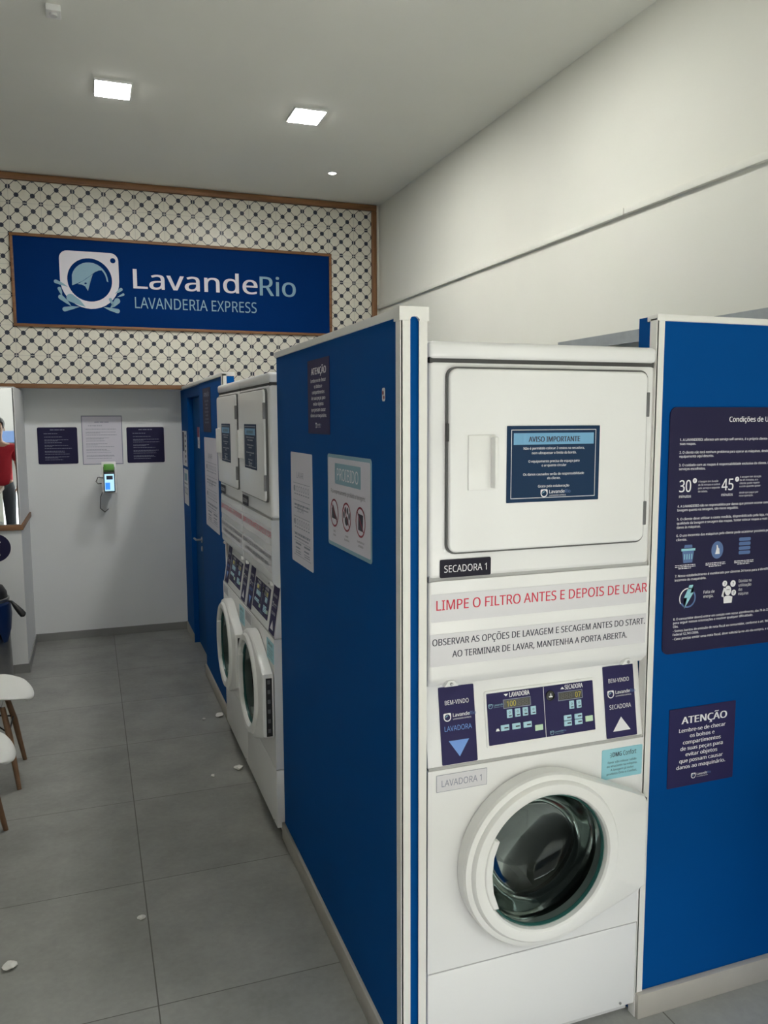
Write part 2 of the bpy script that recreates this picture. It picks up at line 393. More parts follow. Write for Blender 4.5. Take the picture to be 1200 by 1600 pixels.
# ================================================================== SETTING
XR, H, YB, HB, YW, YF, XL = 1.64, 3.645, 4.93, 2.083, 5.22, -3.4, -2.6
def slab(name, m, *b): return struct(MB().box(*b).build(name, m, smooth=False))
slab('floor', 'floor', XL-.2, XR+.2, YF-.2, YW+.1, -.12, 0)
slab('ceiling', 'ceiling', XL-.2, XR+.2, YF-.2, YW+.2, H, H+.2)
slab('wall_right', 'wall', XR, XR+.2, YF-.2, YW+.2, 0, H)
slab('wall_left', 'wall_side', XL-.2, XL, YF-.2, YW+.2, 0, H)
slab('wall_back', 'wall_grey', XL, XR, YW, YW+.2, 0, HB)
wb = MB().box(XL, XR, YB+.01, YW+.2, HB, H).build('wall_bulkhead', 'wall', smooth=False); struct(wb)
o = MB().box(XL, 1.566, YB, YB+.012, HB+.012, H-.055).build('tile_cladding', 'deco', smooth=False); o.parent = wb; o['label'] = 'cream tile with dark dot lattice'
# front: shop opening with a lintel, jamb and low parapet
wf = MB().box(XL, XR, YF-.2, YF, 3.2, H).box(1.15, XR, YF-.2, YF, 0, 3.2).box(XL, -2.12, YF-.2, YF, 0, 3.2).build('wall_front', 'wall', smooth=False); struct(wf)
# low blue block out of view, added to darken the right partition's lower corner
struct(MB().box(1.245, XR, -.75, .004, 0, .80).build('wall_shade_blocker', 'blue', smooth=False))
# wooden trims on the tiled wall
struct(MB().box(XL, 1.61, YB-.022, YB+.012, H-.052, H-.004, .004).build('trim_1', 'wood_x'))
struct(MB().box(1.566, 1.61, YB-.022, YB+.012, HB, H-.054, .004).build('trim_2', 'wood_z'))
struct(MB().box(XL, 1.61, YB-.022, YB+.012, HB-.022, HB+.012, .004).build('trim_3', 'wood_x'))
# moulding along the right wall
struct(MB().box(XR-.022, XR, 1.452, 4.92, 2.768, 2.80, .003).build('trim_4', 'wall'))
struct(MB().box(XR-.022, XR, YF, 1.448, 2.768, 2.80, .003).build('trim_5', 'wall'))
# block with the mirror, beside the alcove
PX, PY = -1.278, 4.36
pier = MB().box(XL, PX, PY, YW, 0, 2.05).build('wall_pier', 'wall_grey', smooth=False); struct(pier)
struct(MB().box(XL, PX+.014, PY-.016, PY, 1.042, 1.08, .003).box(PX, PX+.014, PY, YW, 1.042, 1.08, .003).build('trim_6', 'wood_x'))
struct(MB().box(XL, PX+.008, PY-.008, PY, 0, .065).box(PX, PX+.008, PY, YW, 0, .065).build('baseboard_pier', 'base_grey', smooth=False))
struct(MB().box(PX+.008, -.056, YW-.009, YW, 0, .065).build('baseboard_back', 'base_grey', smooth=False))
# low wall with ledge behind the chairs
struct(MB().box(-1.78, -1.62, .6, 3.75, 0, 1.05).build('wall_ledge', 'wall', smooth=False))
struct(MB().box(-1.80, -1.60, .58, 3.77, 1.05, 1.09, .004).build('trim_7', 'wood_y'))
mir = MB().box(-1.0, 0, -.004, 0, 0, .955).build('wall_mirror', 'mirror', smooth=False); mir.location = (PX-.008, PY-.004, 1.085); mir.rotation_euler = (0, 0, R(.9))
tag(mir, 'tall frameless mirror above the wooden trim of the pier', 'mirror')
MB().box(-.004, .002, -.006, .002, 0, .955).build('mirror_edge', 'seam', mir, smooth=False)
# street outside
slab('street', 'asphalt', -16, 14, -18, YF-.2, -.15, -.02)
fac = slab('wall_facade', 'facade', -16, 14, -14.4, -14, -.02, 10.5)
MB().box(-9, -2.3, -14.0, -13.9, .0, 1.0).build('panel', 'facade', fac, smooth=False)
for x0, x1 in ((-8.2, -5.6), (-4.9, -2.6), (.5, 3.2)):
    MB().box(x0, x1, -14.02, -13.96, 1.9, 3.3).build('window_glass', 'dark_win', fac, smooth=False)
MB().box(-9, 4, -14.0, -13.2, 1.25, 1.55).build('awning', 'awning', fac, smooth=False)

# corridor wall behind the near partitions, with the door
DX0, DX1 = 3.98, 4.74
cw = MB().box(-.052, .05, 3.87, DX0, 0, HB-.022).box(-.052, .05, DX1, YW, 0, HB-.022).box(-.052, .05, DX0, DX1, 1.99, HB-.022).build('wall_corridor', 'blue', smooth=False); struct(cw)
dr = struct(MB().box(-.012, .025, DX0+.004, DX1-.004, .008, 1.985).build('door_1', 'door_blue', smooth=False))
hd = MB().lathe([(.024, 0), (.024, -.008)], (-.012, DX0+.40, .90), 'x', 20).tube([(-.014, DX0+.40, .90), (-.055, DX0+.40, .90), (-.06, DX0+.43, .90), (-.06, DX0+.51, .898)], .008).lathe([(.02, 0), (.02, -.008)], (-.012, DX0+.40, .83), 'x', 20).build('door_handle', 'steel', dr)
sg = plate('door_notice', .11, .16, 'paper', parent=dr, loc=(-.0125, 4.47, 1.60), rz=FX)
Ink(sg, -.0018).rect(.0, .11, .085, .16).build('lettering', 'ink_maroon'); Ink(sg, -.0018).text('WC', .055, .03, .03, 'C').build('lettering', 'ink_dark')
struct(MB().box(-.062, -.052, 3.87, DX0, 0, .07).box(-.062, -.052, DX1, YW, 0, .07).build('baseboard_corridor', 'base_tile', smooth=False))

# ================================================================== PARTITIONS
HP = 2.083
# P1: between corridor and first machine
p1 = thing('partition_wall', 'blue partition wall with white edge trims beside the first machine stack, facing the corridor', 'partition', (-.07, 0, 0))
MB().box(.002, .064, .004, 1.41, 0, HP-.004).build('panel', 'blue', p1, smooth=False)
MB().box(-.002, .0225, -.004, -.0005, 0, HP-.012).box(-.004, .002, -.004, .028, 0, HP-.012).build('corner_trim', 'trim', p1, smooth=False)
MB().box(.046, .068, -.004, -.0005, 0, HP-.012).build('corner_trim', 'trim', p1, smooth=False)
MB().box(-.005, .069, .03, 1.412, HP-.022, HP, .002).build('top_cap', 'trim', p1)
MB().prism([(-.007, HP+.002), (-.007, HP-.032), (.02, HP-.032), (.024, HP-.024), (.032, HP-.021), (.04, HP-.022), (.046, HP-.028), (.046, HP-.032), (.071, HP-.032), (.071, HP+.002)], 'y', -.007, .034).build('end_cap', 'trim', p1, smooth=False)
struct(MB().box(-.081, -.0685, .0, 1.412, 0, .075, .002).build('baseboard_partition', 'base_tile'))
# P3: right of the first machine
HP3 = 2.097
p3 = thing('partition_wall', 'blue partition wall carrying the large conditions board, beside the first machine stack', 'partition', (.691, .004, 0))
MB().box(.002, XR-.691, .004, .082, 0, HP3-.004).build('panel', 'blue', p3, smooth=False)
MB().box(-.002, .022, -.004, .003, 0, HP3-.012).box(-.004, .002, -.004, .026, 0, HP3-.012).build('corner_trim', 'trim', p3, smooth=False)
MB().box(-.004, XR-.691, -.005, .04, HP3-.018, HP3, .002).build('top_cap', 'trim', p3)
struct(MB().box(.689, XR, -.014, .006, 0, .078, .002).build('baseboard_right', 'base_tile'))
# P2: farther down the corridor
p2 = thing('partition_wall', 'blue partition wall down the corridor between second machine pair and the blue door', 'partition', (-.072, 2.80, 0))
MB().box(.002, .066, .004, 1.066, 0, HP-.004).build('panel', 'blue', p2, smooth=False)
MB().box(-.003, .022, -.004, .002, 0, HP-.01).box(-.004, .002, -.004, .03, 0, HP-.01).build('corner_trim', 'trim', p2, smooth=False)
MB().box(-.005, .069, -.004, 2.10, HP-.022, HP, .002).build('top_cap', 'trim', p2)
struct(MB().box(-.083, -.0705, 2.80, 3.867, 0, .075, .002).build('baseboard_machines', 'base_tile'))
# galvanised rail on the right wall
tag(MB().box(XR-.05, XR-.002, -.6, 1.95, 2.168, 2.212).box(XR-.052, XR-.046, -.6, 1.95, 2.162, 2.218).build('cable_tray', 'galv', smooth=False), 'grey galvanised cable tray along the white wall above the partitions', 'cable tray')

# ================================================================== MACHINE STACK
WD = .683
def hull_ray(c, pts, n):
    """radial samples of the convex hull of pts"""
    out = []
    for i in range(n):
        a = 2*math.pi*i/n; d = (math.cos(a), math.sin(a)); best = 0
        m = len(pts)
        for k in range(m):
            p, q = pts[k], pts[(k+1) % m]; ex, ez = q[0]-p[0], q[1]-p[1]
            den = d[0]*ez-d[1]*ex
            if abs(den) < 1e-9: continue
            t = ((p[0]-c[0])*ez-(p[1]-c[1])*ex)/den; u = ((p[0]-c[0])*d[1]-(p[1]-c[1])*d[0])/den
            if t > 0 and -1e-6 <= u <= 1+1e-6: best = max(best, t)
        out.append((c[0]+d[0]*best, c[1]+d[1]*best))
    return out
def convex(pts):
    pts = sorted(set(pts)); L = []; U = []
    cr = lambda o, a, b: (a[0]-o[0])*(b[1]-o[1])-(a[1]-o[1])*(b[0]-o[0])
    for p in pts:
        while len(L) > 1 and cr(L[-2], L[-1], p) <= 0: L.pop()
        L.append(p)
    for p in reversed(pts):
        while len(U) > 1 and cr(U[-2], U[-1], p) <= 0: U.pop()
        U.append(p)
    return L[:-1]+U[:-1]
def machine(label, loc, rz, group):
    t = thing('washer_dryer_stack', label, 'laundry machine', loc, rz, group)
    D = .69
    # dryer
    MB().box(0, WD, 0, D, 1.400, 1.957, .014, 3).build('dryer_cabinet', 'enamel', t)
    MB().box(.004, WD-.004, .004, D-.004, 1.95, 1.97).build('top_seam', 'seam', t, smooth=False)
    MB().box(.004, WD-.004, .005, D-.004, 1.39, 1.41).build('dryer_seam', 'seam_grey', t, smooth=False)
    MB().box(.004, WD-.004, .003, D-.004, .884, .894).build('console_seam', 'seam_grey', t, smooth=False)
    MB().box(.006, WD-.006, .003, D-.01, .300, .32).build('kick_seam', 'seam_grey', t, smooth=False)
    MB().box(-.001, WD+.001, -.004, D, 1.961, 2.005, .013, 3).build('top_panel', 'enamel', t)
    dd = MB().prism(rrect(.049, .647, 1.470, 1.937, .022), 'y', -.018, -.001, .006, 3).build('dryer_door', 'enamel', t)
    MB().prism(rrect(.0445, .6515, 1.4655, 1.9415, .025), 'y', -.009, .001).build('door_gasket', 'gasket_grey', dd, smooth=False)
    MB().box(.1, .178, -.0225, -.0175, 1.63, 1.77, .002).box(.164, .176, -.044, -.018, 1.634, 1.766, .004).build('door_handle', 'plastic', dd)
    MB().prism(rrect(.128, .165, 1.645, 1.765, .006), 'y', -.0222, -.02).build('handle_recess', 'plastic_pale', dd, smooth=False)
    for z0, z1 in ((1.815, 1.882), (1.515, 1.582)):
        MB().box(.642, .652, -.020, -.002, z0, z1, .002).build('hinge', 'hinge', dd)
    MB().box(.044, .051, -.014, -.001, 1.755, 1.80, .001).build('latch', 'seam', dd)
    # AVISO sticker
    s = plate('notice_sticker', .281, .2, 'navy_blue', r=.002, parent=t, loc=(.211, -.0182, 1.593)); y = -.0018
    Ink(s, y).frame(.012, .269, .010, .190, .0016).build('sticker_border', 'paper')
    Ink(s, y).rect(.019, .262, .151, .181).build('sticker_banner', 'ink_sky')
    Ink(s, y-.0003).text('AVISO IMPORTANTE', .141, .158, .0135, 'C', width=.155, bold=.03).build('lettering', 'ink_dark')
    k = Ink(s, y)
    for z, w, tx in ((.138, .185, 'Não é permitido colocar 2 cestos na secadora,'), (.126, .135, 'nem ultrapassar o limite da borda.'), (.104, .155, 'O equipamento precisa de espaço para'), (.093, .075, 'o ar quente circular'),
                     (.070, .185, 'Os danos causados serão de responsabilidade'), (.059, .04, 'do cliente.'), (.038, .095, 'Grato pela colaboração')):
        k.text(tx, .141, z, .0062, 'C', width=w, bold=.008)
    k.build('lettering', 'ink_white'); small_logo(s, y, .112, .022, .021, hole='navy_blue')
    # name plate of the dryer
    s = plate('name_plate', .146, .047, 'black_vinyl', parent=t, loc=(.031, -.001, 1.404))
    Ink(s, -.0018).text('SECADORA 1', .073, .014, .018, 'C', width=.122).build('lettering', 'ink_white')
    # filter panel
    MB().prism([(.000, 1.395), (.000, 1.140), (.003, 1.130), (.022, 1.110), (D-.05, 1.110), (D-.05, 1.395)], 'x', 0, WD, .012, 3).build('filter_panel', 'enamel', t)
    for x in (.066, .621):
        MB().prism([(x-.02, 1.112), (x-.008, 1.127), (x+.008, 1.127), (x+.02, 1.112)], 'y', -.0005, .012).build('screw_tab', 'enamel', t, smooth=False)
        MB().lathe([(.0045, 0), (.0045, -.003), (.003, -.0045)], (x, -.0005, 1.1185), 'y', 16).build('screw', 'steel', t)
    s = plate('warning_strip', .668, .074, 'strip', t=.0006, r=.002, parent=t, loc=(.008, -.0004, 1.288))
    Ink(s, -.0009).text('LIMPE O FILTRO ANTES E DEPOIS DE USAR', .014, .031, .0262, width=.655, bold=.010).build('lettering', 'ink_red')
    s = plate('instruction_strip', .672, .086, 'strip', t=.0006, r=.002, parent=t, loc=(.005, -.0004, 1.170))
    Ink(s, -.0009).text('OBSERVAR AS OPÇÕES DE LAVAGEM E SECAGEM ANTES DO START.', .006, .056, .0175, width=.662, bold=.016).text('AO TERMINAR DE LAVAR, MANTENHA A PORTA ABERTA.', .063, .021, .0175, width=.545, bold=.016).build('lettering', 'ink_dark')
    # console
    sl = math.atan2(.034, .222)
    MB().prism([(.038, 1.112), (.004, .890), (D-.03, .890), (D-.03, 1.112)], 'x', .001, WD-.001, .006, 2).build('control_console', 'enamel', t)
    def onc(z): return .004+(z-.890)*.034/.222-.0006
    for x, nm in ((.033, 'LAVADORA'), (.549, 'SECADORA')):
        s = plate('console_sticker', .104, .206, 'purple', parent=t, loc=(x+.01, onc(.896), .896), rx=-sl, r=.003); y = -.0018
        k = Ink(s, y).text('BEM-VINDO', .052, .158, .0115, 'C', width=.07)
        if nm == 'SECADORA': k.text(nm, .052, .082, .0125, 'C', width=.074).face([(.022, .018), (.082, .018), (.052, .058)])
        else: Ink(s, y).text(nm, .052, .088, .0135, 'C', width=.08).face([(.022, .062), (.082, .062), (.052, .018)]).build('pictogram', 'ink_blue')
        k.build('lettering', 'ink_white'); small_logo(s, y, .022, .125, .022, hole='purple')
    bz_ = MB().prism(rrect(0, .350, 0, .154, .006), 'y', -.0025, 0).build('display_bezel', 'plastic', t, loc=(.177, onc(.922), .922), smooth=False); bz_.rotation_euler = (-sl, 0, 0)
    s = plate('control_display', .338, .140, 'purple', t=.004, parent=t, loc=(.183, onc(.929), .929), rx=-sl, r=.002); y = -.0042
    k = Ink(s, y).rect(.176, .1775, 0, .14).text('LAVADORA', .07, .124, .0125, width=.062, bold=.03).text('SECADORA', .246, .124, .0125, width=.058, bold=.03)
    k.face([(.052, .134), (.066, .134), (.059, .127)]).face([(.231, .126), (.244, .126), (.2375, .133)]).face([(.022, .036), (.034, .036), (.031, .043), (.025, .043)])
    k.build('lettering', 'ink_white')
    for a, b in ((.049, .135), (.222, .302)):
        Ink(s, y).rect(a, b, .094, .119).build('display_frame', 'ink_grey')
        Ink(s, y-.0002).rect(a+.002, b-.002, .096, .117).build('display_window', 'lcd')
    Ink(s, y-.0004).text('100', .060, .099, .0145, width=.028).text('07', .278, .099, .0145, width=.018).build('display_digits', 'lcd_on')
    Ink(s, y-.0004).text('888', .094, .099, .0145, width=.032).build('unlit_digits', 'lcd_off')
    Ink(s, y-.0004).text('888', .232, .099, .0145, width=.036).build('unlit_digits', 'lcd_off')
    kb = []
    for x in (.058, .083, .107, .132): kb.append((x, .068, .017, .023))
    for x in (.256, .280): kb.append((x, .068, .016, .023))
    for x in (.037, .072, .107): kb.append((x, .035, .026, .016))
    for x in (.236, .271):
        for z in (.022, .038): kb.append((x, z, .025, .0145))
    for a, b, w, h in kb:
        MB().box(a, a+w, -.0062, -.0038, b, b+h, .001, 1).build('button', 'key_blue', s)
    for a, b in ((.143, .022), (.306, .026)): MB().box(a, a+.025, -.0062, -.0038, b, b+.016, .001, 1).build('button', 'key_green', s)
    k = Ink(s, -.0064)
    for a, b, w, h in kb:
        if h > .02: k.rect(a+.005, a+w-.003, b+.004, b+.007).ringp(a+w/2, b+.015, .003, .001, 12)
        else: k.rect(a+w*.4, a+w*.88, b+.006, b+.0095)
    k.build('button_print', 'ink_dark')
    MB().lathe([(.014, 0), (.014, -.003), (.011, -.004), (.011, -.002)], (.197, -.004, .113), 'y', 24).build('key_lock', 'black', s)
    MB().box(.191, .203, -.0075, -.005, .109, .112).box(.196, .199, -.0075, -.005, .112, .119).build('key_slot', 'steel', s, smooth=False)
    small_logo(s, y, .010, .105, .013, hole='purple', wm='ink_pale'); small_logo(s, y, .196, .009, .012, hole='purple', wm='ink_pale')
    # washer
    C0 = (.336, .598); N = 96
    rect = [(0, .312), (WD, .312), (WD, .886), (0, .886)]
    outer = hull_ray(C0, rect, N); inner = [(C0[0]+.215*math.cos(2*math.pi*i/N), C0[1]+.215*math.sin(2*math.pi*i/N)) for i in range(N)]
    # keep the true corners of the panel
    for cx, cz in rect:
        i = min(range(N), key=lambda j: (outer[j][0]-cx)**2+(outer[j][1]-cz)**2); outer[i] = (cx, cz)
    MB().ring(C0, outer, inner, 0, .03).build('washer_front', 'enamel', t, smooth=False)
    MB().box(0, .02, .03, D, .312, .886).box(WD-.02, WD, .03, D, .312, .886).box(.02, WD-.02, D-.02, D, .312, .886).build('washer_cabinet', 'enamel', t, smooth=False)
    MB().box(0, WD, 0, D, .045, .307, .006, 2).build('kick_panel', 'enamel', t)
    MB().box(.01, WD-.01, .03, D-.02, .012, .05).build('plinth', 'plastic_grey', t, smooth=False)
    for x in (.05, WD-.05):
        for yy in (.08, D-.09): MB().lathe([(.022, 0), (.022, .012), (.009, .014), (.009, .02)], (x, yy, 0), 'z', 18).build('foot', 'rubber', t)
    MB().lathe([(.004, .0), (.004, -.003)], (.63, 0, .06), 'y', 14).build('screw', 'steel', t)
    # drum and gasket
    MB().lathe([(.212, .06), (.215, .12), (.215, .40), (.20, .42), (.06, .40), (.05, .385), (.001, .38)], (C0[0], 0, C0[1]), 'y', 64, False, True).build('drum', 'drum', t)
    MB().lathe([(.2155, .004), (.2155, .07), (.17, .085), (.17, .07), (.205, .05), (.205, .004)], (C0[0], 0, C0[1]), 'y', 64, False, False).build('gasket', 'rubber', t)
    for a in (40, 160, 280):
        p = [(C0[0]+.2*math.cos(R(a+d)), C0[1]+.2*math.sin(R(a+d))) for d in (-9, 9)]+[(C0[0]+.15*math.cos(R(a+d)), C0[1]+.15*math.sin(R(a+d))) for d in (4, -4)]
        MB().prism(p, 'y', .13, .38, .004).build('drum_paddle', 'drum', t)
    # washer door
    tail = [(.670, .728), (.670, .452)]
    def drop(rad, tx): return hull_ray(C0, convex(circ(C0[0], C0[1], rad, 96)+[(tx, .728-(.25-rad)*.6), (tx, .452+(.25-rad)*.6)]), N)
    loops = []
    for rad, tx, yy in ((.250, .671, -.003), (.250, .671, -.040), (.246, .668, -.047), (.238, .664, -.050)): loops.append([(p[0], yy, p[1]) for p in drop(rad, tx)])
    def cl(r, yy): return [(C0[0]+r*math.cos(2*math.pi*i/N), yy, C0[1]+r*math.sin(2*math.pi*i/N)) for i in range(N)]
    loops += [cl(.232, -.0505), cl(.229, -.057), cl(.224, -.062), cl(.208, -.064), cl(.198, -.062), cl(.193, -.056), cl(.189, -.030), cl(.192, -.003)]
    dm = MB().loft(loops, False, False); dm.loft([loops[-1], loops[0]], False, False)
    door = dm.build('washer_door', 'plastic', t, ang=28)
    MB().lathe([(.1885, -.036), (.1895, -.044), (.186, -.046), (.184, -.040), (.185, -.034)], (C0[0], 0, C0[1]), 'y', 72, False, False).build('glass_rim', 'teal', door)
    MB().lathe([(.188, -.034), (.181, -.026), (.172, -.004), (.165, .03), (.15, .062), (.12, .082), (.08, .092), (.001, .095)], (C0[0], 0, C0[1]), 'y', 72, False, False).build('door_glass', 'glass', door)
    hp = [(C0[0]+.197*math.cos(R(a)), C0[1]+.197*math.sin(R(a))) for a in range(150, 211, 6)]+[(.182, C0[1]-.098), (.166, C0[1]-.05), (.161, C0[1]), (.166, C0[1]+.05), (.182, C0[1]+.092)]
    MB().prism(hp, 'y', -.066, -.045, .005, 3).build('door_handle', 'plastic', door)
    MB().box(.6705, .6745, -.036, -.010, .462, .718).build('hinge_cover', 'black', door, smooth=False)
    for i in range(6): MB().box(.6735, .6755, -.030, -.018, .478+i*.043, .496+i*.043, .001, 1).build('hinge_clip', 'hinge', door)
    # labels on the washer front
    s = plate('name_plate', .149, .047, 'strip', t=.0012, r=.002, parent=t, loc=(.024, 0, .826))
    Ink(s, -.0015).frame(0, .149, 0, .047, .001).text('LAVADORA 1', .074, .0135, .018, 'C', width=.118).build('lettering', 'ink_grey')
    s = plate('detergent_label', .138, .090, 'cyan_label', r=.004, parent=t, loc=(.541, 0, .776))
    k = Ink(s, -.0018).text('DMG', .036, .066, .013, width=.03, bold=.03).text('Confort', .072, .066, .014, width=.045, bold=.008).line(.026, .071, .033, .071, .0015).line(.028, .078, .033, .074, .0015).line(.028, .064, .033, .068, .0015)
    for i, tx in enumerate(('Favor não colocar sabão', 'ou amaciante na máquina.', 'A lavagem já inclui', 'produtos Omo e Confort.')): k.text(tx, .069, .047-i*.0115, .0062, 'C', width=(.098, .104, .078, .104)[i], bold=.008)
    k.build('lettering', 'ink_dark')
    return t
G = 'stacked dryers over washers'
m1 = machine('white stacked washer and dryer standing alone between two blue partition walls', (.004, 0, 0), 0, G)
m2 = copy_tree(m1); m2.location = (-.10, 2.101, 0); m2.rotation_euler = (0, 0, FX)
m2['label'] = 'white stacked washer and dryer facing the corridor, touching the first blue partition'
m3 = copy_tree(m1); m3.location = (-.10, 2.788, 0); m3.rotation_euler = (0, 0, FX)
m3['label'] = 'white stacked washer and dryer facing the corridor, farther one next to the lettered partition'

# ================================================================== SIGNS
# big shop sign on the tiled wall
SX, SZ, SW, SH = -1.294, 2.523, 2.495, .687
s = thing('shop_sign', 'large blue shop sign in a wooden frame on the tiled wall', 'sign', (SX, YB-.001, SZ))
MB().box(.015, SW-.015, -.012, 0, .015, SH-.015).build('panel', 'sign_blue', s, smooth=False)
MB().box(0, SW, -.024, 0, 0, .022, .003).box(0, SW, -.024, 0, SH-.022, SH, .003).box(0, .022, -.024, 0, .022, SH-.022, .003).box(SW-.022, SW, -.024, 0, .022, SH-.022, .003).build('frame', 'wood_x', s)
y = -.0125
cx, cz = -.74-SX, 2.888-SZ
Ink(s, y).face(body_poly(cx, cz, .43)).build('logo', 'ink_logo')
Ink(s, y-.0004).disc(cx, cz+.003, .163, n=48).disc(cx+.174, cz+.158, .02).build('logo_drum', 'sign_blue')
k = Ink(s, y-.0008)
def G2(x, z): return (x+.74+cx, z-2.892+cz)
arc = [G2(-.87, 2.849)]+[(cx+.133*math.cos(R(a)), cz+.135*math.sin(R(a))) for a in range(165, 1, -11)]+[G2(-.605, 2.885), G2(-.616, 2.89)]+[(cx+.122*math.cos(R(a)), cz-.002+.122*math.sin(R(a))) for a in range(12, 42, 10)]+[G2(-.651, 2.973), G2(-.672, 2.970), G2(-.70, 2.957), G2(-.735, 2.928), G2(-.79, 2.887), G2(-.83, 2.866)]
k.face(arc)
k.face([G2(-.83, 2.860), G2(-.775, 2.895), G2(-.717, 2.940), G2(-.738, 2.885), G2(-.757, 2.812), G2(-.775, 2.845), G2(-.80, 2.858)])
def drop(ax, az, bx, bz, w):
    """tear shaped splash: round head at (ax,az), tip at (bx,bz)"""
    dx, dz = bx-ax, bz-az; l = math.hypot(dx, dz); dx /= l; dz /= l; pts = []
    for i in range(0, 13):
        a = R(90+15*i); u, v = math.cos(a)*w, math.sin(a)*w; pts.append((ax+dx*u-dz*v, az+dz*u+dx*v))
    nx, nz = -dz, dx
    pts.append((ax+dx*l*.55-nx*w*.55, az+dz*l*.55-nz*w*.55)); pts.append((bx, bz)); pts.append((ax+dx*l*.55+nx*w*.75, az+dz*l*.55+nz*w*.75))
    return [G2(*p) for p in pts]
for d in ((-.985, 2.872, -.90, 2.835, .014), (-.962, 2.82, -.945, 2.765, .013), (-.955, 2.757, -.88, 2.69, .018), (-.885, 2.755, -.78, 2.69, .030), (-.93, 2.667, -.82, 2.69, .017),
          (-.513, 2.835, -.56, 2.80, .012), (-.498, 2.797, -.545, 2.775, .009), (-.545, 2.745, -.60, 2.688, .022), (-.545, 2.668, -.65, 2.695, .017), (-.595, 2.755, -.575, 2.70, .012)): k.face(drop(*d))
k.build('logo_splash', 'ink_pale')
Ink(s, y-.0012).disc(*G2(-.772, 2.868), .009, .007).build('logo_mark', 'sign_blue')
tv = text_mesh('Lavande', .014)
Ink(s, y).text('Lavande', -.417-SX, 2.845-SZ, .148, width=.978, bold=.010).build('wordmark', 'ink_logo')
Ink(s, y).text('Rio', .585-SX, 2.838-SZ, .152, width=.300, bold=.010).build('wordmark', 'ink_pale')
Ink(s, y).text('LAVANDERIA EXPRESS', -.412-SX, 2.693-SZ, .085, width=.965).build('lettering', 'ink_pale')

# conditions board on the right partition
OX, OZ, BW, BH = .746, 1.124, .60, .718
s = tag(plate('conditions_board', BW, BH, 'navy', t=.003, r=.022, loc=(OX, .0075, OZ)), 'large dark navy board of usage conditions on the blue partition', 'board')
y = -.0033
def py(v): return 1.841-(v-637)*.001853-OZ
k = Ink(s, y).text('Condições de Uso', .956-OX, py(659), .0145, width=.168, bold=.016)
ck = .0069
rows = [(688, '1. A LAVANDERIO: oferece um serviço self-service, é o próprio cliente que opera as máquinas e cuida das'), (694, 'suas roupas.'),
        (707.5, '2. O cliente não terá nenhum problema para operar as máquinas, desde que siga as instruções do'), (713.5, 'equipamento aqui descrito.'),
        (727, '3. O cuidado com as roupas é responsabilidade exclusiva do cliente. Esteja atento aos ciclos e'), (733, 'serviços escolhidos.'),
        (791, '4. A LAVANDERIO não se responsabiliza por danos que possam ocorrer com as roupas tanto na'), (797, 'lavagem quanto na secagem, são riscos seguidos.'),
        (811, '5. O cliente deve utilizar o cesto medida, disponibilizado pela loja, respeitando o limite e a'), (817.5, 'qualidade da lavagem e secagem das roupas. Tentar colocar roupas a mais causa'), (824, 'danos às máquinas.'),
        (837, '6. O uso incorreto das máquinas pelo cliente pode ocasionar possíveis prejuízos a outro'), (843.5, 'cliente.'),
        (901, '7. Nosso estabelecimento é monitorado por câmeras 24 horas para a identificação do uso'), (907.5, 'incorreto do maquinário.'),
        (970, '8. O consumidor deverá entrar em contato com nosso atendimento, das 7h às 22 horas'), (976, 'para seguir nossas orientações e resolver qualquer dificuldade.'), (982, 'Obs.'),
        (989, '- Somos isentos de emissão de nota fiscal ao consumidor, conforme o art. 966 da Lei'), (995, 'Federal 12.741/2006.'), (1002, '- Caso precise emitir uma nota fiscal, deve solicitá-la no ato da compra, e ela será enviada')]
for v, tx in rows:
    k.text(tx, .782-OX, py(v), ck, width=min(.54, len(tx)*.0047), bold=.012)
k.text('30', .786-OX, py(767), .034, width=.041, bold=.01).text('45', .938-OX, py(767), .034, width=.043, bold=.01).text('minutos', .786-OX, py(776), .0085, width=.042, bold=.01).text('minutos', .938-OX, py(776), .0085, width=.042, bold=.01)
for i, tx in enumerate(('A lavagem tem duração', 'de 30 minutos e custará', 'pelo serviço o seguinte', 'da tabela.')): k.text(tx, .853-OX, py(753+i*5.2), .0055, width=.0034*len(tx))
for i, tx in enumerate(('A secagem tem duração', 'de 45 minutos, e o', 'cliente pode repetir', 'o ciclo quando quiser', '', 'desde que pague por', 'nova operação.')):
    if tx: k.text(tx, 1.004-OX, py(748+i*5), .0055, width=.0038*len(tx))
k.text('Falta de', .888-OX, py(931), .0085, width=.040).text('energia.', .888-OX, py(938), .0085, width=.036)
for i, tx in enumerate(('Dúvidas na', 'utilização', 'das', 'máquinas')): k.text(tx, 1.018-OX, py(918+i*7), .0085, width=.0048*len(tx))
for a in (.786, .896, 1.002):
    for i in range(3): k.fine(a-.005-OX+(i == 2)*.012, a+.068-OX-(i == 2)*.016, py(882+i*2.6)-.002, .0022)
k.disc(.840-OX, py(750), .0075).disc(.994-OX, py(750), .0075)
k.build('lettering', 'ink_white')
